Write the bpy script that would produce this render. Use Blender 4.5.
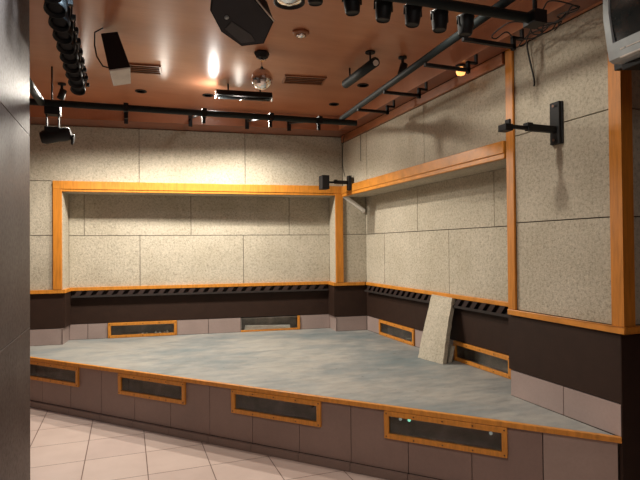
import bpy, bmesh, math, random
from mathutils import Vector, Matrix
random.seed(7)
PI = math.pi
for o in list(bpy.data.objects):
    bpy.data.objects.remove(o)
SC = bpy.context.scene
COL = SC.collection

# ---------------------------------------------------------------- camera
cam_data = bpy.data.cameras.new('camera')
cam = bpy.data.objects.new('camera', cam_data)
COL.objects.link(cam)
fw = Vector((0.34794111, 0.93743792, 0.01212974)).normalized()
rt = Vector((0.93750857, -0.34785623, -0.00858628)).normalized()
up = rt.cross(fw).normalized()
M = Matrix((rt, up, -fw)).transposed().to_4x4()
M.translation = (0, 0, 1.533)
cam.matrix_world = M
cam_data.sensor_width = 36
cam_data.lens = 521.24 / 640 * 36
cam_data.clip_start = 0.05
SC.camera = cam

# ---------------------------------------------------------------- light and exposure
w = bpy.data.worlds.new('world'); SC.world = w; w.use_nodes = True
w.node_tree.nodes['Background'].inputs[0].default_value = (0.5, 0.5, 0.55, 1)
w.node_tree.nodes['Background'].inputs[1].default_value = 0.05
SC.view_settings.view_transform = 'Standard'
SC.view_settings.look = 'None'
SC.view_settings.gamma = 1
SC.view_settings.exposure = 0.28
SC.view_settings.use_curve_mapping = False

def lamp(name, kind, loc, power, colour, size=0.05, target=None, spot=None, size_y=None, blend=.5):
    d = bpy.data.lights.new(name, kind); d.energy = power; d.color = colour
    if kind == 'AREA':
        d.size = size
        if size_y: d.shape = 'RECTANGLE'; d.size_y = size_y
    else:
        d.shadow_soft_size = size
    if kind == 'SPOT': d.spot_size = spot; d.spot_blend = blend
    o = bpy.data.objects.new(name, d); COL.objects.link(o); o.location = loc
    if target is not None:
        o.rotation_euler = (Vector(target) - Vector(loc)).to_track_quat('-Z', 'Y').to_euler()
    return o
WARM = (1.0, 0.92, 0.80)
# stage lamp behind the rear pipe spread over added spots, bar lamp, ceiling lamp over the front of the stage, added room and pillar fills
for X_, P_ in ((-.40, 112), (.36, 132), (1.12, 140)):  # extra spots added beside the lamp to even out the back wall
    lamp('stage_lamp', 'SPOT', (X_, 5.46, 2.93), P_, WARM, 0.03, (X_, 4.70, 0), math.radians(176), blend=.74)
lamp('bar_lamp_light', 'POINT', (0.77, 4.88, 2.92), 5, (1, .97, .92), 0.03)
lamp('front_lamp', 'SPOT', (1.35, 2.55, 3.02), 34, WARM, 0.05, (2.45, 2.6, 1.3), math.radians(110), blend=.7)
lamp('room_fill', 'SPOT', (0.3, 1.2, 3.02), 135, (1.0, .93, .87), .25, (0.4, 2.1, 0), math.radians(100), blend=.6)  # unseen fill added to light the floor and riser
lamp('room_fill', 'AREA', (0.6, -0.6, 3.0), 24, (1.0, .95, .9), 1.6, (0.8, 0.4, 0))  # soft unseen fill added behind the camera
lamp('pillar_fill', 'SPOT', (-0.22, 2.85, 3.02), 105, (0.66, .85, 1.0), .12, (-.75, 3.15, 2.2), math.radians(96), blend=.9)  # unseen spot added to brighten the top of the pillar

# ---------------------------------------------------------------- materials
def nodes(name):
    m = bpy.data.materials.new(name); m.use_nodes = True
    nt = m.node_tree; b = nt.nodes['Principled BSDF']
    return m, nt, b
def coords(nt, scale=(1, 1, 1)):
    tc = nt.nodes.new('ShaderNodeTexCoord'); mp = nt.nodes.new('ShaderNodeMapping')
    mp.inputs['Scale'].default_value = scale
    nt.links.new(tc.outputs['Object'], mp.inputs['Vector'])
    return mp.outputs['Vector']
def noise(nt, vec, scale, detail=4, rough=.55):
    n = nt.nodes.new('ShaderNodeTexNoise'); n.inputs['Scale'].default_value = scale
    n.inputs['Detail'].default_value = detail; n.inputs['Roughness'].default_value = rough
    nt.links.new(vec, n.inputs['Vector']); return n.outputs['Fac']
def ramp(nt, fac, stops):
    r = nt.nodes.new('ShaderNodeValToRGB'); e = r.color_ramp.elements
    while len(e) < len(stops): e.new(.5)
    for el, (p, c) in zip(e, stops): el.position = p; el.color = (*c, 1)
    nt.links.new(fac, r.inputs['Fac']); return r.outputs['Color']
def mixc(nt, a, b, fac, mode='MULTIPLY'):
    m = nt.nodes.new('ShaderNodeMix'); m.data_type = 'RGBA'; m.blend_type = mode
    if isinstance(fac, float): m.inputs['Factor'].default_value = fac
    else: nt.links.new(fac, m.inputs['Factor'])
    nt.links.new(a, m.inputs['A']); nt.links.new(b, m.inputs['B']); return m.outputs['Result']
def bump(nt, b, h, strength, dist=.01):
    n = nt.nodes.new('ShaderNodeBump'); n.inputs['Strength'].default_value = strength
    n.inputs['Distance'].default_value = dist
    nt.links.new(h, n.inputs['Height']); nt.links.new(n.outputs['Normal'], b.inputs['Normal'])
def plain(name, col, rough=.5, metal=0, spec=.5, var=.12, nscale=12):
    m, nt, b = nodes(name)
    v = coords(nt); f = noise(nt, v, nscale)
    c = ramp(nt, f, [(.3, tuple(x*(1-var) for x in col)), (.7, tuple(min(1, x*(1+var)) for x in col))])
    nt.links.new(c, b.inputs['Base Color'])
    b.inputs['Roughness'].default_value = rough; b.inputs['Metallic'].default_value = metal
    b.inputs['Specular IOR Level'].default_value = spec
    return m

def wood_wool(name, col):
    m, nt, b = nodes(name); v = coords(nt)
    n1 = noise(nt, v, 46, 6, .85); n2 = noise(nt, v, 3.0, 4); 
    vo = nt.nodes.new('ShaderNodeTexVoronoi'); vo.inputs['Scale'].default_value = 60; nt.links.new(v, vo.inputs['Vector'])
    a = ramp(nt, n1, [(.33, tuple(x*.50 for x in col)), (.47, tuple(x*.92 for x in col)), (.68, tuple(x*1.22 for x in col))])
    c2 = ramp(nt, n2, [(.3, (.86, .85, .82)), (.7, (1.0, 1.0, 1.0))])
    c3 = ramp(nt, vo.outputs['Distance'], [(.0, (.80, .80, .80)), (.35, (1, 1, 1))])
    c = mixc(nt, mixc(nt, a, c2, 1.0), c3, .7)
    nt.links.new(c, b.inputs['Base Color']); b.inputs['Roughness'].default_value = .95
    b.inputs['Specular IOR Level'].default_value = .15
    bump(nt, b, n1, .6, .012); return m
def wood(name, col, axis_scale=(1, 1, 1), rough=.42):
    m, nt, b = nodes(name); v = coords(nt, axis_scale)
    f = noise(nt, v, 9, 6, .6)
    c = ramp(nt, f, [(.3, tuple(x*.74 for x in col)), (.55, col), (.75, tuple(min(1, x*1.15) for x in col))])
    nt.links.new(c, b.inputs['Base Color']); b.inputs['Roughness'].default_value = rough
    return m
MAT = {}
MAT['wool'] = wood_wool('wood_wool_board', (.53, .48, .385))
MAT['gap'] = plain('board_backing', (.12, .10, .08), .9)
MAT['orange'] = wood('orange_varnished_pine', (.60, .23, .028), (6, 1, 1))
MAT['orange_v'] = wood('orange_varnished_pine_upright', (.55, .20, .022), (6, 6, .6))
MAT['redwood'] = wood('red_brown_varnished_wood', (.30, .105, .04), (1, 1, 4), .35)
MAT['dark'] = plain('dark_brown_laminate', (.030, .015, .010), .6, spec=.22)
MAT['slot'] = plain('slot_brown', (.02, .012, .010), .7)
MAT['rib'] = plain('rib_brown', (.026, .015, .013), .8, spec=.2)
MAT['slat'] = plain('slot_grey_rail', (.030, .024, .022), .7, spec=.2)
MAT['black'] = plain('matt_black_metal', (.010, .010, .011), .6, spec=.3)
MAT['blackgloss'] = plain('satin_black', (.010, .011, .012), .5, spec=.3)
MAT['pipe'] = plain('grey_black_pipe', (.016, .022, .023), .6, 0, spec=.2)
MAT['screw'] = plain('dark_screw', (.10, .05, .03), .4, .6)
MAT['glassdark'] = None
MAT['greycloth'] = plain('pale_speaker_grille', (.72, .69, .62), .85)
MAT['greyplastic'] = plain('silver_plastic', (.40, .45, .465), .4, .1)
MAT['white'] = plain('white_paint', (.75, .72, .66), .5)
MAT['palewood'] = wood('pale_batten', (.62, .56, .46), (1, 1, 1), .7)
MAT['chrome'] = plain('chrome', (.75, .75, .75), .12, 1.0)
MAT['rubber'] = plain('cable_black', (.015, .013, .012), .6)

def laminate_tile(name, col, rough=.4, joint=True, jcol=(.06, .04, .035)):
    m, nt, b = nodes(name); v = coords(nt)
    f = noise(nt, v, 2.2, 5, .6); g = noise(nt, v, 60, 3, .7)
    c = ramp(nt, f, [(.3, tuple(x*.86 for x in col)), (.7, tuple(x*1.08 for x in col))])
    c2 = ramp(nt, g, [(.3, (.9, .9, .9)), (.6, (1, 1, 1))])
    c = mixc(nt, c, c2, .7)
    nt.links.new(c, b.inputs['Base Color']); b.inputs['Roughness'].default_value = rough
    return m
MAT['mauve'] = laminate_tile('mauve_brown_tile', (.235, .155, .128))
MAT['plinth'] = laminate_tile('plinth_tile', (.20, .135, .11))
MAT['littile'] = laminate_tile('lit_mauve_tile', (.34, .245, .205))  # lighter copy of the mauve tile, light on the riser end put into colour
MAT['basetile'] = laminate_tile('base_tile', (.36, .275, .25))
def brushed_pillar():
    m, nt, b = nodes('scuffed_pillar_laminate'); v = coords(nt)
    f = noise(nt, v, 5, 6, .7); g = noise(nt, v, 40, 4, .7)
    c = ramp(nt, f, [(.3, (.062, .043, .035)), (.7, (.092, .067, .056))])
    s = ramp(nt, g, [(.30, (.45, .42, .4)), (.42, (1, 1, 1))])
    c = mixc(nt, c, s, .6)
    nt.links.new(c, b.inputs['Base Color'])
    r = ramp(nt, g, [(.3, (.6, .6, .6)), (.6, (.45, .45, .45))])
    nt.links.new(r, b.inputs['Roughness']); b.inputs['Specular IOR Level'].default_value = .12
    return m
MAT['pillar'] = brushed_pillar()
def ceiling_mat(name, c0, c1, rough):
    m, nt, b = nodes(name); v = coords(nt, (.7, 2.5, 1))
    f = noise(nt, v, 1.6, 5, .6); g = noise(nt, coords(nt, (1, 12, 1)), 6, 5, .7)
    c = ramp(nt, f, [(.3, c0), (.7, c1)])
    c2 = ramp(nt, g, [(.3, (.86, .84, .82)), (.7, (1, 1, 1))])
    nt.links.new(mixc(nt, c, c2, .8), b.inputs['Base Color'])
    b.inputs['Roughness'].default_value = rough; b.inputs['Specular IOR Level'].default_value = .6
    return m
MAT['ceil'] = ceiling_mat('copper_brown_gloss_ceiling', (.40, .155, .075), (.50, .22, .12), .30)
MAT['soffit'] = ceiling_mat('shaded_copper_soffit', (.17, .055, .03), (.25, .09, .05), .28)  # ceiling copper darkened, shade of the border's underside put into colour
def deck_mat():
    m, nt, b = nodes('worn_grey_stage_lino'); v = coords(nt)
    a = noise(nt, coords(nt, (.7, 1.3, 1)), 1.5, 7, .68); c = noise(nt, coords(nt, (.6, 1.6, 1)), 11, 6, .7); d = noise(nt, coords(nt, (5, 5, 5)), 4.2, 2, .5)
    col = ramp(nt, a, [(.34, (.165, .205, .215)), (.46, (.235, .25, .245)), (.60, (.335, .325, .295)), (.8, (.27, .275, .26))])
    c2 = ramp(nt, c, [(.3, (.74, .75, .76)), (.62, (1.05, 1.05, 1.05))])
    c3 = ramp(nt, d, [(.22, (.32, .31, .3)), (.30, (1, 1, 1))])
    x = mixc(nt, mixc(nt, col, c2, 1.0), c3, .8)
    nt.links.new(x, b.inputs['Base Color'])
    r = ramp(nt, c, [(.3, (.42, .42, .42)), (.7, (.62, .62, .62))])
    nt.links.new(r, b.inputs['Roughness'])
    bump(nt, b, c, .08, .01); return m
MAT['deck'] = deck_mat()
def floor_mat():
    m, nt, b = nodes('pinkish_floor_tiles'); tc = nt.nodes.new('ShaderNodeTexCoord')
    br = nt.nodes.new('ShaderNodeTexBrick'); mp = nt.nodes.new('ShaderNodeMapping')
    T = .418
    mp.inputs['Location'].default_value = (.288 + T*20, -3.728 + T*40, 0)
    nt.links.new(tc.outputs['Object'], mp.inputs['Vector'])
    br.offset = 0; br.squash = 1
    br.inputs['Scale'].default_value = 1; br.inputs['Mortar Size'].default_value = .0035
    br.inputs['Brick Width'].default_value = T; br.inputs['Row Height'].default_value = T
    br.inputs['Mortar Smooth'].default_value = .1; br.inputs['Bias'].default_value = 0
    br.inputs['Color1'].default_value = (.60, .475, .41, 1); br.inputs['Color2'].default_value = (.56, .44, .385, 1)
    br.inputs['Mortar'].default_value = (.16, .10, .08, 1)
    nt.links.new(mp.outputs['Vector'], br.inputs['Vector'])
    n = noise(nt, coords(nt), 3, 5, .6)
    c = ramp(nt, n, [(.3, (.86, .84, .83)), (.7, (1, 1, 1))])
    nt.links.new(mixc(nt, br.outputs['Color'], c, .9), b.inputs['Base Color'])
    b.inputs['Roughness'].default_value = .38
    return m
MAT['floor'] = floor_mat()
def glass_mat():
    m, nt, b = nodes('dusty_glass')
    b.inputs['Transmission Weight'].default_value = 1.0
    b.inputs['Roughness'].default_value = .05; b.inputs['IOR'].default_value = 1.3
    b.inputs['Base Color'].default_value = (.88, .88, .86, 1)
    return m
MAT['glass'] = glass_mat()
MAT['boxinside'] = plain('grey_box_lining', (.26, .23, .20), .8, var=.35, nscale=9)
def emit(name, col, s):
    m, nt, b = nodes(name)
    b.inputs['Base Color'].default_value = (*col, 1)
    b.inputs['Emission Color'].default_value = (*col, 1); b.inputs['Emission Strength'].default_value = s
    return m
MAT['led_green'] = emit('green_led', (.25, .85, .6), .9)
MAT['led_white'] = emit('white_led', (.7, .8, .75), .18)
MAT['amber'] = emit('amber_reflection_glow', (1.0, .42, .12), 1.6)  # emission stands in for a warm reflection in the copper
MAT['screen'] = plain('dark_screen_glass', (.022, .026, .027), .12, spec=.7)

# ---------------------------------------------------------------- mesh builder
class MB:
    def __init__(s, T=None):
        s.v = []; s.f = []; s.mi = []; s.sm = []; s.T = T or Matrix.Identity(4)
    def add(s, verts, faces, mi=0, smooth=False):
        n = len(s.v); s.v += [s.T @ Vector(p) for p in verts]
        s.f += [tuple(i+n for i in f) for f in faces]; s.mi += [mi]*len(faces); s.sm += [smooth]*len(faces)
    def box(s, x0, x1, y0, y1, z0, z1, mi=0):
        v = [(x, y, z) for z in (z0, z1) for y in (y0, y1) for x in (x0, x1)]
        s.add(v, [(0,2,3,1),(4,5,7,6),(0,1,5,4),(2,6,7,3),(0,4,6,2),(1,3,7,5)], mi)
    def prism(s, pts, a0, a1, axis=2, mi=0):
        n = len(pts)
        def P(p, a):
            q = list(p); q.insert(axis, a); return q
        v = [P(p, a0) for p in pts] + [P(p, a1) for p in pts]
        f = [tuple(range(n))[::-1], tuple(range(n, 2*n))] + [(i, (i+1) % n, n+(i+1) % n, n+i) for i in range(n)]
        s.add(v, f, mi)
    def hull8(s, v, mi=0):   # 8 corners ordered like box
        s.add(v, [(0,2,3,1),(4,5,7,6),(0,1,5,4),(2,6,7,3),(0,4,6,2),(1,3,7,5)], mi)
    def tube(s, pts, r, n=12, mi=0, cap=True):
        pts = [Vector(p) for p in pts]; rings = []
        rr = r if isinstance(r, (list, tuple)) else [r]*len(pts)
        pn = None; verts = []
        for i, p in enumerate(pts):
            d = (pts[min(i+1, len(pts)-1)] - pts[max(i-1, 0)]).normalized()
            if pn is None:
                pn = d.orthogonal().normalized()
            else:
                pn = (pn - d*pn.dot(d)).normalized()
            bn = d.cross(pn)
            for k in range(n):
                a = 2*PI*k/n; verts.append(p + (pn*math.cos(a)+bn*math.sin(a))*rr[i])
        m = len(pts)
        f = [(i*n+k, i*n+(k+1) % n, (i+1)*n+(k+1) % n, (i+1)*n+k) for i in range(m-1) for k in range(n)]
        s.add(verts, f, mi, True)
        if cap:
            s.add(verts[:n], [tuple(range(n))[::-1]], mi); s.add(verts[-n:], [tuple(range(n))], mi)
    def lathe(s, prof, n=24, mi=0, c=(0, 0, 0), R=None, smooth=True):
        verts = []
        for (r, z) in prof:
            for k in range(n):
                a = 2*PI*k/n; p = Vector((r*math.cos(a), r*math.sin(a), z))
                if R is not None: p = R @ p
                verts.append(p+Vector(c))
        m = len(prof)
        f = [(i*n+k, i*n+(k+1) % n, (i+1)*n+(k+1) % n, (i+1)*n+k) for i in range(m-1) for k in range(n)]
        s.add(verts, f, mi, smooth)
        if prof[0][0] > 1e-5: s.add(verts[:n], [tuple(range(n))[::-1]], mi)
        if prof[-1][0] > 1e-5: s.add(verts[-n:], [tuple(range(n))], mi)
    def build(s, name, mats, parent=None, bevel=0):
        me = bpy.data.meshes.new(name); me.from_pydata([tuple(p) for p in s.v], [], s.f)
        if not isinstance(mats, (list, tuple)): mats = [mats]
        for m in mats: me.materials.append(m)
        for p, mi, sm in zip(me.polygons, s.mi, s.sm): p.material_index = mi; p.use_smooth = sm
        bm = bmesh.new(); bm.from_mesh(me); bmesh.ops.remove_doubles(bm, verts=bm.verts, dist=1e-5)
        bmesh.ops.recalc_face_normals(bm, faces=bm.faces); bm.to_mesh(me); bm.free()
        o = bpy.data.objects.new(name, me); COL.objects.link(o)
        if parent is not None: o.parent = parent
        if bevel:
            b = o.modifiers.new('bevel', 'BEVEL'); b.width = bevel; b.segments = 2; b.limit_method = 'ANGLE'
        return o
def struct(o): o['kind'] = 'structure'; return o
def tag(o, label, cat, group=None):
    o['label'] = label; o['category'] = cat
    if group: o['group'] = group
    return o
def thing(name, label, cat, loc=(0, 0, 0), rz=0, group=None, rot=None):
    o = bpy.data.objects.new(name, None); COL.objects.link(o); o.location = loc
    o.rotation_euler = rot if rot else (0, 0, rz); o.empty_display_size = .1
    return tag(o, label, cat, group)
def copy_tree(o, parent=None):
    c = o.copy(); COL.objects.link(c); c.parent = parent
    for ch in list(o.children): copy_tree(ch, c)
    return c
def frame(ox, oy, ang):
    return Matrix.Translation((ox, oy, 0)) @ Matrix.Rotation(ang, 4, 'Z')

# local frames: x along the surface, y into it, z up
AA = math.atan(-.119)
FA = frame(2.521, 5.972, AA)              # back wall, u < 0 to the left
UA = lambda X: (X-2.521)*math.sqrt(1+.119**2)
FR = frame(2.521, 0, -PI/2)               # right wall: x = -Y, y = +X
AF = math.atan2(-.7317, .6817)
FF = frame(-.876, 5.751, AF)              # stage front
CEIL = 3.06; SOF = 2.89; SILL = 1.083; DK = .48
DEP = .286; XR = 2.822

def cut(rects, hole):
    out = []
    hx0, hx1, hz0, hz1 = hole
    for (x0, x1, z0, z1) in rects:
        if hx1 <= x0 or hx0 >= x1 or hz1 <= z0 or hz0 >= z1: out.append((x0, x1, z0, z1)); continue
        if z0 < hz0: out.append((x0, x1, z0, hz0))
        if z1 > hz1: out.append((x0, x1, hz1, z1))
        a, b = max(z0, hz0), min(z1, hz1)
        if x0 < hx0: out.append((x0, hx0, a, b))
        if x1 > hx1: out.append((hx1, x1, a, b))
    return out
def tiled(mb, xs, zs, y0, y1, holes=(), gap=.003, mi=0):
    for i in range(len(xs)-1):
        for j in range(len(zs)-1):
            rs = [(xs[i]+gap, xs[i+1]-gap, zs[j]+gap, zs[j+1]-gap)]
            for h in holes: rs = cut(rs, h)
            for r in rs: mb.box(r[0], r[1], y0, y1, r[2], r[3], mi)

# ---------------------------------------------------------------- structure
mb = MB(); mb.box(-2.6, 4.6, -3.2, 7.4, -.1, 0); struct(mb.build('floor', MAT['floor']))
# ceiling with the dropped copper border over the walls
def yA(X): return 5.972 - .119*(X-2.521)
mb = MB()
mb.box(-2.6, 4.6, -3.2, 7.4, CEIL, CEIL+.1)
struct(mb.build('ceiling', MAT['ceil']))
mb = MB()
mb.T = FA
mb.box(-5.1, .0, -.34, 0.01, SOF, CEIL-.001)
mb.T = Matrix.Identity(4)
mb.box(2.33, 2.488, 1.0, 5.62, SOF, CEIL-.001)
o = struct(mb.build('ceiling_border', [MAT['soffit'], MAT['ceil']]))
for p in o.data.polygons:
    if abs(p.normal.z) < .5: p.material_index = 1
# back wall
mb = MB(FA)
mb.box(-5.1, .34, .02, .42, 2.16, CEIL)
mb.box(-5.1, -3.22, .02, .42, 0, 2.16)
mb.box(-3.22, -.08, DEP+.02, .42, .68, 2.16)
mb.box(-3.22, -.08, .40, .42, 0, .68)
mb.box(-.08, .34, .02, .42, 0, 2.16)
us = lambda L: [UA(x) for x in L]
g = .0035
def boards(mb, rows, y0, y1):
    for z0, z1, xs in rows:
        for a, b in zip(xs[:-1], xs[1:]): mb.box(a+g, b-g, y0, y1, z0+g, z1-g, 1)
boards(mb, [(2.275, 2.888, [-5.1, -4.52]+us([-1.06, .137, 1.326])+[-.002])], 0, .02)
mb.box(-5.1, -4.2, 0, .02, 1.06, 2.272, 1)
boards(mb, [(1.678, 2.275, [-4.2, -3.29]), (1.08, 1.678, [-4.2, -3.29])], 0, .02)
boards(mb, [(1.68, 2.16, us([-.494, .70, 1.90])[:0]+[-3.2, UA(-.494), UA(.70), UA(1.90), -.1]),
            (1.07, 1.68, [-3.2, UA(.115), UA(1.326), -.1])], DEP, DEP+.02)
boards(mb, [(1.68, 2.275, [-.02, .303]), (1.08, 1.68, [-.02, .303])], 0, .02)
# niche returns and underside
mb.box(-3.22, -3.2, 0.0, DEP, 1.07, 2.158, 1)
mb.box(-.1, -.08, 0.0, DEP, 1.07, 2.158, 1)
mb.box(-3.2, -.1, 0.001, DEP, 2.158, 2.162, 1)
struct(mb.build('wall_back', [MAT['gap'], MAT['wool']]))
# right wall (x = -Y in its frame)
mb = MB(FR)
DR = XR-2.521
mb.box(-6.0, -2.96, .02, .44, 2.145, CEIL)
mb.box(-6.0, -2.96, DR+.02, .44, .68, 2.145)
mb.box(-6.0, -2.96, .42, .44, 0, .68)
mb.box(-2.96, -2.12, .02, .44, 0, CEIL)
boards(mb, [(2.26, 2.81, [-5.97, -5.27, -4.072, -2.97])], 0, .02)
boards(mb, [(1.68, 2.145, [-5.94, -4.70, -3.50, -2.97]), (1.07, 1.68, [-5.94, -5.445, -4.146, -2.97])], DR, DR+.02)
boards(mb, [(1.083, 1.683, [-2.9, -2.15]), (1.683, 2.283, [-2.9, -2.15]), (2.283, 2.888, [-2.9, -2.15])], 0, .02)
mb.box(-5.95, -2.97, 0.001, DR, 2.143, 2.147, 1)
struct(mb.build('wall_right', [MAT['gap'], MAT['wool']]))
# return face of the column, facing the room
mb = MB()
mb.box(2.54, 4.6, 2.118, 2.3, 0, CEIL)
for z0, z1 in ((1.083, 1.683), (1.683, 2.283), (2.283, 2.888)):
    for a, b in ((2.60, 3.2), (3.2, 4.4)): mb.box(a+g, b-g, 2.098, 2.118, z0+g, z1-g, 1)
struct(mb.build('wall_front', [MAT['gap'], MAT['wool']]))
mb = MB(); mb.box(-2.6, -2.4, -3.2, 7.0, 0, CEIL); struct(mb.build('wall_left', MAT['mauve']))
mb = MB(); mb.box(-2.6, 4.6, -3.3, -3.1, 0, CEIL); struct(mb.build('wall_rear', MAT['mauve']))
mb = MB(); mb.box(4.5, 4.6, -3.1, 2.1, 0, CEIL); struct(mb.build('wall_far_right', MAT['mauve']))

# dark wainscot
mb = MB(FA)
mb.box(-5.0, -3.2, -.001, .02, .662, 1.047); mb.box(-3.2, -3.18, 0, DEP, .662, 1.047)
mb.box(-3.18, -.12, DEP-.001, DEP+.02, .662, 1.047); mb.box(-.12, -.1, 0, DEP, .662, 1.047)
mb.box(-.1, .303, -.001, .02, .662, 1.047)
struct(mb.build('wall_back_wainscot', MAT['dark']))
mb = MB(FR)
mb.box(-5.93, -2.97, DR-.001, DR+.02, .662, 1.047)
mb.box(-2.97, -2.10, -.001, .02, .662, 1.047)
mb.box(-2.99, -2.97, 0, DR, .662, 1.047)
mb.T = Matrix.Identity(4)
mb.box(2.521, 4.5, 2.096, 2.118, 0, 1.047)
struct(mb.build('wall_right_wainscot', MAT['dark']))
# base tiles (holes for the light boxes)
LB_BACK = [(UA(-.239), .775), (UA(1.288), .745)]
LB_RIGHT = [(-5.578, .80), (-4.068, .76)]
LB_FRONT = [(-.065, .75), (1.193, .745), (2.395, .763), (3.627, .768)]
mb = MB(FA)
tiled(mb, [-5.0, -4.0, -3.6, -3.2], [DK, .659], 0, .02)
tiled(mb, [-3.2, -3.0, LB_BACK[0][0]-.004], [DK, .659], DEP, DEP+.02)
x1 = LB_BACK[0][0]+LB_BACK[0][1]; x2 = LB_BACK[1][0]
tiled(mb, [x1, x1+.37, x2], [DK, .659], DEP, DEP+.02)
tiled(mb, [x2+LB_BACK[1][1], -.1], [DK, .659], DEP, DEP+.02)
tiled(mb, [-.1, .303], [DK, .659], 0, .02)
mb.box(-3.22, -3.2, 0.0, DEP, DK, .659); mb.box(-.1, -.08, 0, DEP, DK, .659)
struct(mb.build('baseboard_back', MAT['basetile']))
mb = MB(FR)
tiled(mb, [-5.93, LB_RIGHT[0][0]], [DK, .659], DR, DR+.02)
tiled(mb, [LB_RIGHT[0][0]+.80, -4.42, LB_RIGHT[1][0]], [DK, .659], DR, DR+.02)
tiled(mb, [LB_RIGHT[1][0]+.76, -2.99], [DK, .659], DR, DR+.02)
tiled(mb, [-2.97, -2.5, -2.10], [DK, .659], -.004, .018)
struct(mb.build('baseboard_right', MAT['basetile']))

# wooden trims
n_trim = [0]
def trim(mb, mat, bevel=.004):
    n_trim[0] += 1
    return struct(mb.build('trim_%d' % n_trim[0], mat, bevel=bevel))
mb = MB(FA); mb.box(-3.295, .0, -.03, .0, 2.185, 2.275); mb.box(-3.21, -.09, -.022, .012, 2.158, 2.185); trim(mb, MAT['orange'])
mb = MB(FA); mb.box(-3.295, -3.205, -.028, .0, SILL, 2.185); trim(mb, MAT['orange_v'])
mb = MB(FA); mb.box(-.098, -.002, -.028, .0, SILL, 2.185); trim(mb, MAT['orange_v'])
mb = MB(FA); mb.box(-5.0, -3.17, -.025, .0, 1.045, SILL); mb.box(-3.2, -3.17, 0, DEP-.03, 1.045, SILL)
mb.box(-3.2, -.1, DEP-.035, DEP, 1.047, SILL)
mb.box(-.13, -.1, -.025, DEP-.03, 1.045, SILL); mb.box(-.1, .275, -.025, .0, 1.045, SILL); trim(mb, MAT['orange'])
mb = MB(FR)
mb.box(-5.94, -2.985, -.03, 0, 2.18, 2.268); mb.box(-5.94, -2.985, -.022, .012, 2.143, 2.18); trim(mb, MAT['orange'])
mb = MB(FR); mb.box(-5.90, -2.97, DR-.03, DR, 1.047, SILL); trim(mb, MAT['orange'])
mb = MB(FR); mb.box(-2.972, -2.898, -.018, 0, SILL, SOF+.02); trim(mb, MAT['orange_v'])
mb = MB(FR); mb.box(-2.975, -2.058, -.022, -.001, 1.045, SILL); mb.T = Matrix.Identity(4); mb.box(2.499, 4.4, 2.058, 2.095, 1.045, SILL); trim(mb, MAT['orange'])
mb = MB(FR); mb.box(-2.142, -2.064, -.015, .0, SILL, SOF); trim(mb, MAT['orange_v'], .001)
mb = MB(); mb.box(2.5205, 2.59, 2.064, 2.097, SILL, SOF); trim(mb, MAT['orange_v'], .001)
mb = MB(FR); mb.box(-5.94, -2.985, -.03, 0, 2.81, 2.888); trim(mb, MAT['redwood'])
mb = MB(FR); mb.box(-2.895, -2.085, -.03, 0, 2.89, CEIL-.002); mb.T=Matrix.Identity(4); mb.box(2.49, 4.4, 2.07, 2.096, 2.89, CEIL-.002); trim(mb, MAT['ceil'])

# the slotted rail under the niche sill: shelf lip with slanted dark ribs
def slot_rail(T, x0, x1, yb, name):
    t = thing(name, '', 'rail')
    mb = MB(T); mb.box(x0, x1, yb-.05, yb, .972, .984); mb.box(x0, x1, yb-.056, yb-.05, .968, .990)
    mb.build('shelf_lip', MAT['slat'], t)
    mb = MB(T); x = x0+.02
    while x < x1-.11:
        mb.add([(x, yb-.001, .984), (x+.06, yb-.001, .984), (x+.10, yb-.001, 1.046), (x+.04, yb-.001, 1.046),
                (x, yb-.045, .984), (x+.06, yb-.045, .984), (x+.10, yb-.03, 1.046), (x+.04, yb-.03, 1.046)],
               [(0,1,2,3),(7,6,5,4),(0,4,5,1),(1,5,6,2),(2,6,7,3),(3,7,4,0)]); x += .115
    mb.build('slanted_ribs', MAT['rib'], t)
    mb = MB(T); mb.box(x0, x1, yb-.006, yb-.0015, .984, 1.046); mb.build('slot_back', MAT['slot'], t)
    return t
t = slot_rail(FA, -3.165, -.135, DEP, 'vent_rail'); t['label'] = 'long dark slotted ventilation rail under the back wall sill'
t = slot_rail(FR, -5.88, -2.995, DR, 'vent_rail'); t['label'] = 'dark slotted ventilation rail under the right wall sill behind the slab'

# ---------------------------------------------------------------- stage
sL = -1.02
holes = [(s, s+wd, .268, .448) for s, wd in LB_FRONT]
xs = [s for s in [2.98+.402*k for k in range(-9, 5)] if s > -.9]
xs = [-.95] + xs + [4.97]
xs = sorted(set(round(x, 3) for x in xs))
mb = MB(FF)
tiled(mb, [x for x in xs if x < 4.6], [.06, .452], 0, .025, holes, .0022, 0)
mb.box(4.588+.003, 4.965, 0, .025, .06, .452, 2)
mb.box(-.95, 4.965, .12, .15, 0, .45, 1)
mb.box(-.95, 4.965, .026, .12, .0, .26, 1)
struct(mb.build('stage_riser', [MAT['mauve'], MAT['slot'], MAT['littile']]))
mb = MB(FF)
tiled(mb, xs, [0.001, .06], -.022, .0, (), .002)
struct(mb.build('baseboard_stage', MAT['plinth']))
mb = MB(FF); mb.box(-.98, 4.985, -.018, .012, .450, .4815); trim(mb, MAT['orange'], .003)
def A(u, v):
    p = FA @ Vector((u, v, 0)); return (p.x, p.y)
def F(s, v):
    p = FF @ Vector((s, v, 0)); return (p.x, p.y)
pts = [F(-1.0, .012), F(4.955, .012), (2.518, 2.97), (2.820, 2.99), (2.820, yA(2.82)-.001), A(-.1, -.001), A(-.1, DEP-.002), A(-3.2, DEP-.002), A(-3.2, -.001), A(-4.2, -.001)]
mb = MB(); mb.prism(pts, .452, DK)
struct(mb.build('stage_floor', MAT['deck']))

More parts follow.
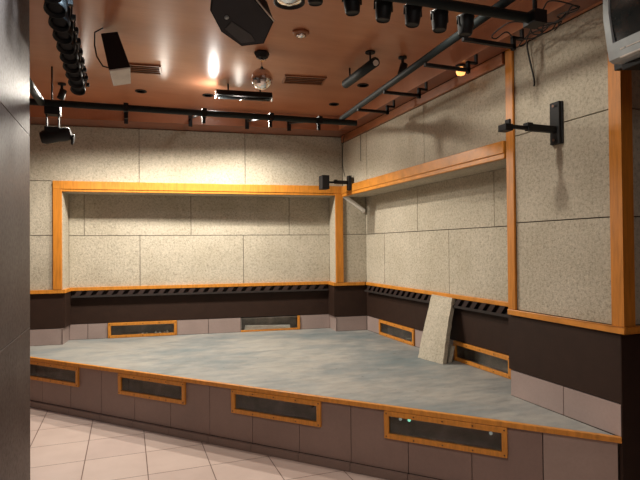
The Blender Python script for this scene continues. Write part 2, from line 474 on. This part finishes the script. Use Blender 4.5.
# light boxes
def light_box(T, x0, wd, label, group, leds, style=0, ht=.18):
    loc = T @ Vector((x0, 0, 0)); ang = T.to_euler().z
    return loc, ang
def make_box(loc, ang, z0, wd, label, group, leds=(), rubble=False, broken=False, ht=.18):
    t = thing('light_box', label, 'light box', (loc[0], loc[1], z0), ang, group)
    fwid = .032
    mb = MB()
    if not broken:
        mb.box(0, wd, -.018, .004, ht-fwid, ht); mb.box(0, fwid, -.018, .004, fwid, ht-fwid)
    mb.box(0, wd, -.018, .004, 0, fwid if not broken else .02); mb.box(wd-fwid, wd, -.018, .004, fwid if not broken else .02, ht-fwid if not broken else ht)
    fr = mb.build('frame', MAT['orange'], t, bevel=.003)
    for i in range(5 if not broken else 0):
        for zz in (fwid/2, ht-fwid/2):
            m = MB(); R = Matrix.Rotation(PI/2, 3, 'X')
            x = fwid/2 + (wd-fwid)*i/4
            m.lathe([(.0, .0), (.0045, .0008), (.005, .003)], 8, 0, (x, -.0185, zz), R)
            m.build('screw', MAT['screw'], fr)
    mb = MB(); mb.box(fwid*.5, wd-fwid*.5, -.006, -.003, fwid*.5, ht-fwid*.5)
    mb.build('glass_pane', MAT['glass'], t)
    mb = MB(); D = .10
    mb.box(.006, wd-.006, D-.006, D, .006, ht-.006); mb.box(.006, wd-.006, .005, D, .004, .010); mb.box(.006, wd-.006, .005, D, ht-.012, ht-.006)
    mb.box(.004, .010, .005, D, .006, ht-.006); mb.box(wd-.010, wd-.004, .005, D, .006, ht-.006)
    mb.build('housing', MAT['boxinside'], t)
    for (x, z, mt) in leds:
        m = MB(); m.lathe([(0, -.012), (.008, -.008), (.011, 0), (.008, .008), (0, .012)], 12, 0, (x, .05, z))
        m.lathe([(.006, .0), (.006, .04)], 8, 1, (x, .05, z), Matrix.Rotation(-PI/2, 3, 'X'))
        m.build('bulb', [MAT[mt], MAT['black']], t)
    if rubble:
        m = MB()
        if broken:
            m.hull8([(.05, .02, .012), (wd-.12, .02, .012), (.05, .09, .012), (wd-.12, .09, .012),
                     (.06, .03, .062), (wd-.12, .03, .052), (.06, .08, .07), (wd-.12, .08, .055)])
            m.build('loose_white_panel', MAT['white'], t)
        else:
            for k in range(9):
                x = wd*(.45+.06*k+random.uniform(-.02, .02)); h = random.uniform(.015, .05)
                m.lathe([(.0, 0), (.022, .002), (.018, h*.6), (0, h)], 7, 0, (x, .05+random.uniform(-.02, .02), .012), None, False)
            m.build('crumpled_lining', MAT['white'], t)
    return t
def on(T, x, v=0): p = T @ Vector((x, v, 0)); return (p.x, p.y)
GF = 'light boxes in the stage front'
fl = ['glazed light box at the left end of the stage front, partly behind the pillar',
      'glazed light box with orange frame, second from the pillar in the stage front',
      'long glazed light box in the middle of the stage front, above the floor seams',
      'nearest glazed light box at the right of the stage front, greenish lamp glowing']
ledl = [(), (), [(.12, .115, 'led_white'), (.66, .105, 'led_white')], [(.09, .118, 'led_white'), (.15, .120, 'led_green'), (.665, .112, 'led_white')]]
for (s, wd), lb, le in zip(LB_FRONT, fl, ledl):
    if lb.startswith('long'): le = [(.12, .12, 'boxinside'), (.66, .11, 'boxinside')]
    make_box(on(FF, s), AF, .268, wd, lb, GF, le)
make_box(on(FA, LB_BACK[0][0], DEP), AA, DK+.002, LB_BACK[0][1]-.002, 'orange framed glazed light box in the back wall base, intact frame', 'light boxes in the wall base', (), True, ht=.176)
make_box(on(FA, LB_BACK[1][0], DEP), AA, DK+.002, LB_BACK[1][1]-.002, 'broken light box in the back wall base missing half its frame', 'light boxes in the wall base', (), True, True, ht=.174)
make_box(on(FR, LB_RIGHT[0][0], DR), -PI/2, DK+.002, LB_RIGHT[0][1], 'light box in the right wall base between corner and leaning slab', 'light boxes in the wall base', (), ht=.176)
make_box(on(FR, LB_RIGHT[1][0], DR), -PI/2, DK+.002, LB_RIGHT[1][1], 'light box in the right wall base to the right of the leaning slab', 'light boxes in the wall base', (), ht=.176)

# leaning offcut of wood wool board
mb = MB()
b0, b1, t1, t0 = Vector((2.560, 4.285, DK+.001)), Vector((2.615, 3.955, DK+.001)), Vector((2.765, 4.02, 1.055)), Vector((2.755, 4.34, 1.062))
nrm = (b1-b0).cross(t0-b0).normalized()
if nrm.x > 0: nrm = -nrm
cols, rows = 8, 14
front = []; back = []
for j in range(rows+1):
    for i in range(cols+1):
        a, b = i/cols, j/rows
        p = (b0*(1-a)+b1*a)*(1-b) + (t0*(1-a)+t1*a)*b
        jit = 0
        if i in (0, cols) and 0 < j < rows: p += (b1-b0)*random.uniform(-.012, .012)
        p += nrm*.006*math.sin(b*PI)
        front.append(p); back.append(p - nrm*.045)
n1 = len(front); W = cols+1
f = []
for j in range(rows):
    for i in range(cols):
        a = j*W+i; f.append((a, a+1, a+W+1, a+W)); f.append((n1+a, n1+a+W, n1+a+W+1, n1+a+1))
for i in range(cols):
    f.append((i, n1+i, n1+i+1, i+1)); q = rows*W+i; f.append((q, q+1, n1+q+1, n1+q))
for j in range(rows):
    a = j*W; f.append((a, a+W, n1+a+W, n1+a)); a = j*W+cols; f.append((a, n1+a, n1+a+W, a+W))
# keep the thickness above the deck
back = [Vector((p.x, p.y, max(p.z, DK+.001))) for p in back]
mb.add(front+back, f)
tag(mb.build('wood_wool_slab', MAT['wool']), 'loose beige wood wool slab leaning against the right wall sill', 'board')
mb = MB(); mb.hull8([(2.70, 3.99, DK+.001), (2.73, 3.99, DK+.001), (2.70, 4.09, DK+.001), (2.73, 4.09, DK+.001), (2.745, 4.00, .62), (2.775, 4.00, .62), (2.745, 4.06, .62), (2.775, 4.06, .62)])
tag(mb.build('wood_wool_offcut', MAT['wool']), 'small narrow offcut propped behind the leaning beige slab', 'board')

# ---------------------------------------------------------------- pillar
mb = MB()
for z0, z1 in ((0, 1.06), (1.06, 2.22), (2.22, CEIL)):
    mb.box(-.95, -.55, 2.2, 3.58, z0+.002, z1-.002)
mb.box(-.945, -.553, 2.205, 3.577, 0, CEIL, 1)
struct(mb.build('wall_pillar', [MAT['pillar'], MAT['slot']], bevel=.002))

# ---------------------------------------------------------------- wall brackets for televisions
def tv_bracket(loc, label, L=.41, tall=.262):
    t = thing('tv_wall_bracket', label, 'bracket', loc, 0, 'black television wall brackets')
    mb = MB(); mb.box(-.012, 0, -.045, .045, -.075, tall-.075); mb.box(-.030, -.012, -.038, .038, -.075, tall-.075)
    pl = mb.build('wall_plate', MAT['black'], t, bevel=.003)
    for zz in (-.05, tall-.1):
        m = MB(); m.lathe([(.0, .0), (.008, .002), (.009, .006)], 6, 0, (-.0355, 0, zz), Matrix.Rotation(-PI/2, 3, 'Y')); m.build('bolt', MAT['screw'], pl)
    mb = MB(); mb.box(-L*.6, -.03, -.018, .018, -.005, .035); mb.box(-L*.98, -L*.55, -.012, .012, .0, .022)
    mb.box(-L*.62, -L*.52, -.022, .022, .02, .042)
    mb.build('arm', MAT['black'], t, bevel=.003)
    return t
tb = tv_bracket((2.5205, 2.515, 2.228), 'black wall bracket with long arm on the right column panel')
mb = MB(); mb.box(-.430, -.375, -.035, .035, -.020, .020); mb.box(-.392, -.377, -.02, .02, .018, .052); mb.build('tilt_head', MAT['black'], tb, bevel=.003)
tb = tv_bracket((2.488, 5.66, 2.27), 'black wall bracket in the far corner over the orange post', .33, .17)
mb = MB(); mb.box(-.375, -.285, -.06, .06, -.075, .085); mb.build('tilt_head', MAT['black'], tb, bevel=.004)
# white strut running from the bracket down into the niche corner
mb = MB(FA)
mb.add([(-.005, -.05, 2.135), (.02, -.05, 2.175), (.285, -.05, 1.985), (.265, -.05, 1.945), (-.005, -.001, 2.135), (.02, -.001, 2.175), (.285, -.001, 1.985), (.265, -.001, 1.945)],
       [(0,3,2,1),(4,5,6,7),(0,1,5,4),(1,2,6,5),(2,3,7,6),(3,0,4,7)])
tag(mb.build('diagonal_batten', MAT['white']), 'pale diagonal batten on the corner pilaster below the black bracket', 'batten')

# ---------------------------------------------------------------- lighting pipes
def pipe_thing(name, label, pts, r, group=None):
    mb = MB(); mb.tube(pts, r, 14)
    return mb
PZ = 2.75
t = thing('lighting_pipe', 'long grey lighting pipe hung along the back wall', 'pipe', (0, 0, 0), group='pipes of the lighting frame')
mb = MB(); mb.tube([(-.75, 4.86, PZ), (2.13, 4.68, PZ-.005)], .028, 14); mb.build('tube', MAT['pipe'], t)
for x, y in ((0, 4.812), (.662, 4.772), (1.276, 4.735), (1.752, 4.705)):
    m = MB(); m.box(x-.02, x+.02, y-.035, y+.035, PZ-.035, PZ+.035); m.box(x-.015, x+.015, y+.01, y+.03, PZ-.09, PZ-.03)
    yb = yA(x) - .34*1.007 - .003
    m.tube([(x, y, PZ+.0), (x, yb, SOF+.06)], .011, 8); m.box(x-.02, x+.02, yb-.02, yb, SOF-.03, SOF+.11)
    m.build('hanger', MAT['black'], t)
t = thing('lighting_pipe', 'grey lighting pipe running beside the right wall towards the corner', 'pipe', group='pipes of the lighting frame')
mb = MB(); mb.tube([(2.0, 4.74, PZ+.045), (1.890, 2.16, PZ+.075)], .025, 14); mb.build('tube', MAT['pipe'], t)
for y in (4.30, 3.74, 3.08, 2.62):
    x = 1.885+(y-2.05)*.0424
    m = MB(); m.box(x-.01, 2.28, y-.012, y+.012, PZ+.01, PZ+.032); m.box(2.262, 2.285, y-.012, y+.012, PZ+.0, PZ+.08)
    m.box(2.262, 2.345, y-.012, y+.012, PZ+.07, PZ+.085) ; m.box(2.335, 2.35, y-.012, y+.012, PZ+.07, SOF-.001)
    m.build('bracket', MAT['black'], t)
t = thing('lighting_pipe', 'thick dark lighting pipe crossing the top of the view with small spotlights', 'pipe', group='pipes of the lighting frame')
mb = MB(); mb.tube([(.55, 2.30, PZ+.02), (2.08, 2.215, PZ)], .026, 14); mb.build('tube', MAT['pipe'], t)
m = MB(); m.box(2.03, 2.11, 2.17, 2.26, PZ-.035, PZ+.035); m.tube([(2.07, 2.215, PZ+.03), (2.07, 2.215, CEIL-.002)], .012, 8)
m.build('corner_clamp', MAT['black'], t)
t = thing('lighting_pipe', 'dark lighting pipe running beside the left pillar', 'pipe', group='pipes of the lighting frame')
mb = MB(); mb.tube([(-.68, 3.9, PZ), (-.66, 4.85, PZ)], .032, 14); mb.build('tube', MAT['pipe'], t)
m = MB(); m.tube([(-.67, 4.3, PZ), (-.67, 4.3, CEIL-.002)], .010, 8); m.build('hanger', MAT['black'], t)

# ---------------------------------------------------------------- small par spotlights
def par(loc, rot, label, group, yoke_top, rz=0):
    t = thing('par_spotlight', label, 'spotlight', loc, 0, group)
    R = Matrix.Rotation(rot[1], 3, 'Y') @ Matrix.Rotation(rot[0], 3, 'X')
    mb = MB(); mb.lathe([(0, .052), (.044, .05), (.047, .043), (.044, .037), (.042, .0), (.036, -.046), (.032, -.052), (.030, -.046)], 20, 0, (0, 0, 0), R)
    mb.build('housing', MAT['blackgloss'], t)
    mb = MB(); mb.lathe([(0, -.042), (.02, -.042), (.031, -.042)], 20, 0, (0, 0, 0), R); mb.build('lens', MAT['screen'], t)
    mb = MB(); h = yoke_top
    mb.tube([(-.05, 0, 0), (-.05, 0, h*.7), (0, 0, h*.78), (.05, 0, h*.7), (.05, 0, 0)], .005, 6)
    mb.tube([(0, 0, h*.75), (0, 0, h)], .008, 8); mb.box(-.012, .012, -.10, .01, h-.02, h+.0)
    mb.build('yoke', MAT['black'], t)
    return t
plab = ['small black spotlight at the left end of the top pipe, beside the chrome disc', 'black spotlight under the top pipe, second from the left end', 'black spotlight under the top pipe, middle of the five hanging',
        'black spotlight under the top pipe, fourth from the left', 'black spotlight nearest the column on the top pipe', 'x']
for i, (x, z) in enumerate([(.865, 2.765), (1.055, 2.74), (1.225, 2.725), (1.39, 2.72), (1.545, 2.71), (1.70, 2.705)]):
    y = 2.30-.0548*(x-.55)+.085
    lab = ['small black spotlight at the far left of the top pipe, cut by the picture edge',
           'black spotlight on the top pipe, second from the left of the six',
           'black spotlight on the top pipe, third from the left of the six',
           'black spotlight on the top pipe, fourth from the left of the six',
           'black tapered spotlight on the top pipe, fifth from the left of the six',
           'black spotlight nearest the column, last of the six on the top pipe'][i]
    t = par((x, y, z), (random.uniform(-.1, .15), random.uniform(-.08, .08)), lab, 'spotlights along the top pipe', .06)
# bar of many small cans to the left
t = thing('spotlight_bar', 'thin black mounting bar on the ceiling above the row of cans', 'bar', (-.35, 4.0, 2.96))
mb = MB(); mb.box(-.015, .015, -1.35, .75, 0, .025); mb.build('rail', MAT['black'], t)
for y in (-1.1, -.2, .7):
    mb = MB(); mb.box(-.011, .011, y-.02, y+.02, .025, CEIL-2.96-.001); mb.build('ceiling_fixing', MAT['black'], t)
for i in range(10):
    y = 2.92 + i*.19
    where = ['cut by the top edge', 'second from the top edge', 'third from the top edge', 'fourth from the top edge', 'fifth from the top edge',
             'fifth from the pipe end', 'fourth from the pipe end', 'third from the pipe end', 'second from the pipe end', 'last before the back pipe'][i]
    t = thing('can_spotlight', 'black can spotlight in the close row at the left, ' + where, 'spotlight', (-.345-.012*i/9, y, 2.87), 0, 'black can spotlights in the row at the left')
    mb = MB(); R = Matrix.Rotation(.10, 3, 'Y') @ Matrix.Rotation(-.45, 3, 'X')
    mb.lathe([(0, .075), (.036, .07), (.046, .055), (.050, -.03), (.056, -.04), (.056, -.075), (.050, -.075), (.044, -.03)], 18, 0, (0, 0, 0), R)
    mb.build('housing', MAT['blackgloss'], t)
    mb = MB(); mb.lathe([(0, -.055), (.03, -.056), (.047, -.05)], 18, 0, (0, 0, 0), R); mb.build('lens', MAT['black'], t)
    mb = MB(); mb.box(.052, .060, -.01, .01, -.02, .085); mb.box(-.060, -.052, -.01, .01, -.02, .085); mb.box(-.060, .060, -.01, .01, .080, .0895); mb.box(.055, .078, -.015, .015, -.015, .01); mb.build('yoke', MAT['black'], t)

# scanner head at left
t = thing('moving_spotlight', 'black spotlight head hanging beside the left pillar below the pipe', 'spotlight', (-.55, 4.9, 2.50))
mb = MB()
mb.lathe([(0, -.13), (.045, -.125), (.06, -.09), (.055, 0), (.06, .07), (.05, .11), (0, .12)], 20, 0, (0, 0, -.01), Matrix.Rotation(1.35, 3, 'Y') )
mb.box(-.09, .03, -.05, .05, -.01, .055)
mb.build('head', MAT['blackgloss'], t, bevel=.004)
mb = MB(); mb.lathe([(.042, 0), (.048, .012), (.036, .02)], 16, 0, (.115, 0, -.035), Matrix.Rotation(1.75, 3, 'Y')); mb.build('lens_ring', MAT['black'], t)
mb = MB(); mb.box(-.09, .03, -.05, .05, .16, .25); mb.box(-.08, -.07, -.03, .03, .0, .2); mb.box(.01, .02, -.03, .03, .03, .2); mb.tube([(-.03, -.05, .25), (-.03, -.05, CEIL-2.502)], .008, 8)
mb.build('mount_box', MAT['black'], t, bevel=.003)

# bracket lamp on ceiling beside row
def small_black(loc, label):
    t = thing('ceiling_spotlight', label, 'spotlight', loc)
    mb = MB(); mb.lathe([(.035, 0), (.035, -.012), (.012, -.014), (.012, -.06)], 14); mb.build('base', MAT['black'], t)
    mb = MB(); mb.lathe([(0, .05), (.03, .045), (.032, -.045), (.026, -.045), (.024, -.03)], 16, 0, (0, 0, -.10), Matrix.Rotation(.3, 3, 'Y')); mb.build('can', MAT['blackgloss'], t)
small_black((2.10, 3.70, CEIL-.001), 'small black ceiling spotlight beside the right lighting pipe')
small_black((-.555, 5.33, CEIL-.001), 'small black ceiling spotlight at the end of the can row by the pillar')

# ---------------------------------------------------------------- ceiling fittings
def vent(cx, cy, L, Wd, ang, label):
    t = thing('ceiling_vent', label, 'vent', (cx, cy, CEIL-.001), ang, 'slotted ceiling vents')
    mb = MB(); a, b = L/2, Wd/2
    mb.box(-a, a, -b, -b+.014, -.012, 0); mb.box(-a, a, b-.014, b, -.012, 0); mb.box(-a, -a+.014, -b, b, -.012, 0); mb.box(a-.014, a, -b, b, -.012, 0)
    mb.build('frame', MAT['redwood'], t)
    mb = MB()
    for k in range(5):
        y = -b+.02+(Wd-.04)*k/4
        mb.box(-a+.014, a-.014, y-.003, y+.003, -.010, -.001)
    mb.build('slats', MAT['redwood'], t)
    mb = MB(); mb.box(-a+.01, a-.01, -b+.01, b-.01, -.0025, -.0005); mb.build('back_plate', MAT['slot'], t)
vent(.137, 4.66, .30, .22, AA, 'slotted vent in the copper ceiling behind the small hanging speaker')
vent(1.53, 4.50, .38, .22, AA-.06, 'slotted vent in the copper ceiling right of the mirror ball')
for (x, y, lab) in [(.137, 5.343, 'dark round recessed ceiling light behind the left vent'), (.771, 5.27, 'dark round recessed ceiling light left of the black bar lamp'),
                    (2.094, 5.174, 'dark round recessed ceiling light nearest the far corner'), (2.109, 4.473, 'dark round recessed ceiling light beside the end of the tube lamp')]:
    t = thing('recessed_light', lab, 'ceiling light', (x, y, CEIL-.001), 0, 'unlit recessed ceiling lights')
    mb = MB(); mb.lathe([(.055, 0), (.055, -.006), (.042, -.008), (.040, -.002)], 24); mb.build('ring', MAT['black'], t)
    mb = MB(); mb.lathe([(.0, -.003), (.041, -.003)], 24); mb.build('lens', MAT['screen'], t)
# spot with chrome ring
t = thing('ceiling_downlight', 'round ceiling downlight with glass bowl in front of the big speaker', 'ceiling light', (1.17, 3.505, CEIL-.001))
mb = MB(); mb.lathe([(.06, 0), (.058, -.012), (.045, -.022), (.038, -.012)], 28); mb.build('ring', MAT['redwood'], t)
mb = MB(); mb.lathe([(.038, -.012), (.03, -.035), (0, -.042)], 20); mb.build('glass_bowl', MAT['chrome'], t)
# chrome disc at the top edge
t = thing('disc_light', 'large round chrome-faced disco light cut off by the top edge', 'disco light', (.86, 2.78, 2.92), 0)
mb = MB(); mb.lathe([(0, .05), (.07, .045), (.088, .01), (.088, -.02), (.078, -.025), (.072, -.01)], 32); mb.build('housing', MAT['black'], t)
mb = MB(); mb.lathe([(.073, -.012), (.05, -.02), (.02, -.03), (0, -.031)], 32, smooth=False); mb.build('faceted_lens', MAT['chrome'], t)
mb = MB(); mb.tube([(0, 0, .05), (0, 0, CEIL-2.92-.001)], .012, 8); mb.build('stem', MAT['black'], t)

# mirror ball
t = thing('ball_motor', 'black motor on the ceiling that carries the mirror ball', 'motor', (1.0, 3.97, CEIL-.001))
mb = MB(); mb.lathe([(.058, 0), (.062, -.012), (.045, -.045), (.02, -.05)], 6, smooth=False); mb.build('housing', MAT['black'], t)
mb = MB(); mb.lathe([(.012, -.05), (.012, -.07)], 12); mb.tube([(-.03, 0, -.045), (-.03, 0, -.06)], .006, 6); mb.tube([(.03, 0, -.045), (.03, 0, -.06)], .006, 6); mb.build('shaft', MAT['chrome'], t)
def facet_mat():
    m, nt, b = nodes('mirror_facets'); 
    b.inputs['Metallic'].default_value = 1; b.inputs['Roughness'].default_value = .08
    b.inputs['Base Color'].default_value = (.78, .76, .74, 1); return m
MAT['facets'] = facet_mat()
mb = MB(); prof = []
NB = 18; rb = .083
for k in range(NB+1):
    a = -PI/2 + PI*k/NB; prof.append((max(rb*math.cos(a), 0), rb*math.sin(a)))
mb.lathe(prof, 32, 0, smooth=False)
o = mb.build('mirror_ball', MAT['facets'])
m = MB(); m.tube([(0, 0, rb), (0, 0, CEIL-2.85-.072)], .0025, 6); m.lathe([(.012, rb-.004), (.012, rb+.01)], 10)
th = thing('mirror_ball', 'small mirror ball hanging from its ceiling motor', 'mirror ball', (1.0, 3.97, 2.85)); o.parent = th; o.name = 'mirrored_sphere'
m.build('hanging_wire', MAT['black'], th)

# tube lamps
t = thing('bar_lamp', 'long black bar lamp under the ceiling with white left end', 'lamp', (1.045, 4.83, 2.95), math.atan2(-.066, .5), 'long black lamps under the ceiling')
mb = MB(); mb.hull8([(-.26, -.045, -.005), (.26, -.045, -.005), (-.26, .05, -.005), (.26, .05, -.005), (-.26, -.03, .045), (.26, -.03, .045), (-.26, .035, .045), (.26, .035, .045)])
mb.build('housing', MAT['blackgloss'], t, bevel=.003)
mb = MB(); mb.tube([(-.24, 0, -.02), (.24, 0, -.02)], .014, 12); mb.build('tube', MAT['screen'], t)
mb = MB(); mb.box(-.268, -.258, -.04, .045, -.02, .04); mb.box(.258, .266, -.03, .035, -.03, .02); mb.build('white_end_caps', MAT['white'], t)
mb = MB(); mb.tube([(-.15, 0, .04), (-.15, 0, CEIL-2.951)], .008, 8); mb.tube([(.15, 0, .04), (.15, 0, CEIL-2.951)], .008, 8); mb.build('stem', MAT['black'], t)
t = thing('bar_lamp', 'dark tube lamp hanging near the right lighting pipe, receding', 'lamp', (1.802, 3.885, 2.95), PI/2, 'long black lamps under the ceiling')
mb = MB(); mb.tube([(-.29, 0, 0), (.29, 0, 0)], .038, 14); mb.build('housing', MAT['pipe'], t)
mb = MB(); mb.lathe([(.022, 0), (.022, .012)], 12, 0, (-.302, 0, -.01), Matrix.Rotation(PI/2, 3, 'Y')); mb.build('end_cap', MAT['white'], t)
mb = MB()
for x in (-.2, .2): mb.tube([(x, 0, .03), (x, 0, CEIL-2.951)], .008, 8)
mb.lathe([(.04, CEIL-2.951-.01), (.04, CEIL-2.951)], 14, 0, (-.2, 0, 0)); mb.build('stem', MAT['black'], t)
# glowing shape added for a warm reflection in the copper border
t = thing('amber_reflection', 'glowing amber shape standing in for a warm reflection in the ceiling border above right wall', 'lamp', (2.37, 3.30, SOF-.001))
mb = MB(); mb.lathe([(.04, 0), (.04, -.012), (.018, -.014)], 16); mb.build('base', MAT['black'], t)
mb = MB(); mb.lathe([(.014, -.012), (.034, -.035), (.036, -.05), (.028, -.07), (0, -.08)], 18); mb.build('bulb', MAT['amber'], t)  # bulb shape added to carry the reflected amber glow

# ---------------------------------------------------------------- speakers
t = thing('hanging_speaker', 'small black speaker with pale grille and looping cable', 'speaker', (-.07, 3.86, 2.86), 0, rot=(math.radians(-18), math.radians(-14), 0))
mb = MB(); mb.hull8([(-.07, -.10, -.17), (.07, -.10, -.17), (-.06, .08, -.17), (.06, .08, -.17), (-.055, -.10, .12), (.055, -.10, .12), (-.045, .06, .12), (.045, .06, .12)])
mb.build('cabinet', MAT['black'], t, bevel=.004)
mb = MB(); mb.hull8([(-.066, -.095, -.178), (.066, -.095, -.178), (-.056, .076, -.178), (.056, .076, -.178), (-.068, -.098, -.17), (.068, -.098, -.17), (-.058, .078, -.17), (.058, .078, -.17)])
mb.build('grille', MAT['greycloth'], t)
mb = MB(); mb.box(-.03, .03, -.04, .04, .12, .16); mb.tube([(0, 0, .15), (-.03, .03, .205)], .015, 8); mb.build('ceiling_mount', MAT['black'], t)
mb = MB(); mb.tube([(-.03, -.05, .20), (-.09, -.09, .14), (-.115, -.10, .03), (-.12, -.10, -.06), (-.10, -.09, -.13), (-.06, -.09, -.15)], .005, 6); mb.build('cable', MAT['rubber'], t)

t = thing('stage_speaker', 'large black angular speaker hanging face down above the stage', 'speaker', (.576, 2.68, 2.752))
N = Vector((-.13139, -.61157, -.78020)).normalized(); E1 = Vector((.97769, -.21005, 0)); E2 = N.cross(E1)
t.matrix_world = Matrix.Translation(t.location) @ Matrix((E1, E2, N)).transposed().to_4x4()
prof = [(-.17, .01), (-.117, -.106), (-.009, -.185), (.113, -.164), (.163, -.032), (.067, .078), (-.014, .16), (-.154, .12)]
def taper(z0, z1, k, mi=0):
    n = len(prof)
    v = [(x, y, z1) for x, y in prof] + [(x*k, y*k, z0) for x, y in prof]
    mb.add(v, [tuple(range(n)), tuple(range(n, 2*n))[::-1]] + [(i, (i+1) % n, n+(i+1) % n, n+i) for i in range(n)], mi)
mb = MB(); taper(-.20, 0, .82); mb.build('cabinet', MAT['black'], t, bevel=.004)
mb = MB(); mb.prism([(x*.94, y*.94) for x, y in prof], .001, .006, 2); mb.build('grille', plain('speaker_grille_cloth', (.016, .017, .022), .6), t)
mb = MB(); mb.prism([(-.095, -.083), (-.058, -.041), (.042, -.108), (.062, -.146), (-.01, -.160)], .0065, .010, 2); mb.build('horn_panel', plain('charcoal_panel', (.06, .06, .062), .55), t)
mb = MB(); mb.lathe([(.0, .014), (.010, .012), (.012, .0065)], 14, 0, (-.085, -.02, 0)); mb.build('badge', MAT['greyplastic'], t)
mb = MB(); mb.tube([(.068, .082, .004), (.163, -.028, .004)], .004, 6); mb.build('white_edge_strip', MAT['white'], t)
top = t.matrix_world.inverted() @ Vector((.62, 2.80, CEIL-.002)); mb = MB(); mb.tube([(0, .02, -.19), top], .016, 10); mb.build('ceiling_mount', MAT['black'], t)

# ---------------------------------------------------------------- television
t = thing('television', 'silver tube television mounted high beside the column', 'television', (2.335, 1.585, 2.405), 0, rot=(0, math.radians(-4.5), math.radians(-4)))
mb = MB()
# front bezel faces -x
ph = [(-.24, .0), (.24, .0), (.255, .21), (.24, .42), (-.24, .42), (-.255, .21)]
def ring(x, pts): return [(x, y, z) for y, z in pts]
a = ring(-.20, [(y*.97, .01+z*.96) for y, z in ph]); b = ring(-.17, ph); c = ring(-.10, ph)
n = len(ph)
mb.add(a+b+c, [(i, (i+1) % n, n+(i+1) % n, n+i) for i in range(n)] + [(n+i, n+(i+1) % n, 2*n+(i+1) % n, 2*n+i) for i in range(n)] + [tuple(range(2*n, 3*n))])
inn = [(-.205, .085), (.205, .085), (.215, .23), (.205, .385), (-.205, .385), (-.215, .23)]
d = ring(-.20, inn); e = ring(-.185, [(y*.98, z) for y, z in inn])
mb.add(a+d+e, [(i, (i+1) % n, n+(i+1) % n, n+i) for i in range(n)] + [(n+i, n+(i+1) % n, 2*n+(i+1) % n, 2*n+i) for i in range(n)])
bz = mb.build('bezel', MAT['greyplastic'], t)
mb = MB(); G = 10; vv = []
for j in range(G+1):
    for i in range(G+1):
        y = -.21+.42*i/G; z = .085+.30*j/G
        k = 1-((i/G-.5)*2)**2; k2 = 1-((j/G-.5)*2)**2
        vv.append((-.186-.012*k*.5-.012*k2*.5, y, z))
mb.add(vv, [(j*(G+1)+i, j*(G+1)+i+1, (j+1)*(G+1)+i+1, (j+1)*(G+1)+i) for j in range(G) for i in range(G)], 0, True)
mb.build('screen', MAT['screen'], t)
mb = MB(); b2 = ring(-.10, [(y*.97, .01+z*.96) for y, z in ph]); c2 = ring(.17, [(y*.55, .06+z*.65) for y, z in ph])
mb.add(b2+c2, [(i, (i+1) % n, n+(i+1) % n, n+i) for i in range(n)] + [tuple(range(n))[::-1], tuple(range(n, 2*n))]); mb.build('back_shell', MAT['black'], t)
mb = MB(); mb.box(-.203, -.1995, .14, .165, .040, .047); mb.box(-.203, -.1995, -.02, .13, .040, .045); mb.build('badge_strip', MAT['white'], bz)
mb = MB(); mb.box(-.202, -.190, -.20, .17, .004, .011); mb.build('control_flap', MAT['white'], bz)
mb = MB(); mb.box(-.12, .15, -.24, .24, -.03, -.002); mb.box(.10, .14, .2, .49, .05, .09); mb.build('support_tray', MAT['black'], t, bevel=.004)

# ---------------------------------------------------------------- cables
def cable(pts, r, label):
    P = [Vector(p) for p in pts]; out = []
    for i in range(len(P)-1):
        p0, p1, p2, p3 = P[max(i-1, 0)], P[i], P[i+1], P[min(i+2, len(P)-1)]
        for k in range(6):
            u = k/6
            out.append(.5*((2*p1)+(p2-p0)*u+(2*p0-5*p1+4*p2-p3)*u*u+(3*p1-p0-3*p2+p3)*u**3))
    out.append(P[-1]); mb = MB(); mb.tube(out, r, 6)
    return tag(mb.build('cable', MAT['rubber']), label, 'cable')
cable([(2.506, 2.73, 2.884), (2.485, 2.73, 2.86), (2.485, 2.725, 2.80), (2.508, 2.70, 2.62), (2.508, 2.70, 2.57)], .006, 'dark cable hanging down the column panel above the long bracket')
loops = []
for k in range(46):
    a = k*.72; r = .10+.05*math.sin(k*1.3)
    loops.append((2.30+.10*math.sin(k*.37)+r*.7*math.cos(a), 2.42+.16*math.cos(k*.23)+r*math.sin(a), 2.865-.05*abs(math.sin(k*.9))))
loops = [(2.12, 2.235, 2.77)] + loops
cable(loops, .004, 'tangle of loose thin cable under the ceiling beside the pipe corner clamp')
cable([(2.47, 5.78, 2.885), (2.455, 5.80, 2.7), (2.45, 5.79, 2.5), (2.44, 5.70, 2.36)], .004, 'thin dark cable dropping down the corner to the black bracket')
cable([(2.508, 5.40, 2.80), (2.508, 5.40, 2.62), (2.508, 5.405, 2.50)], .003, 'short thin cable down the right wall near the far corner')
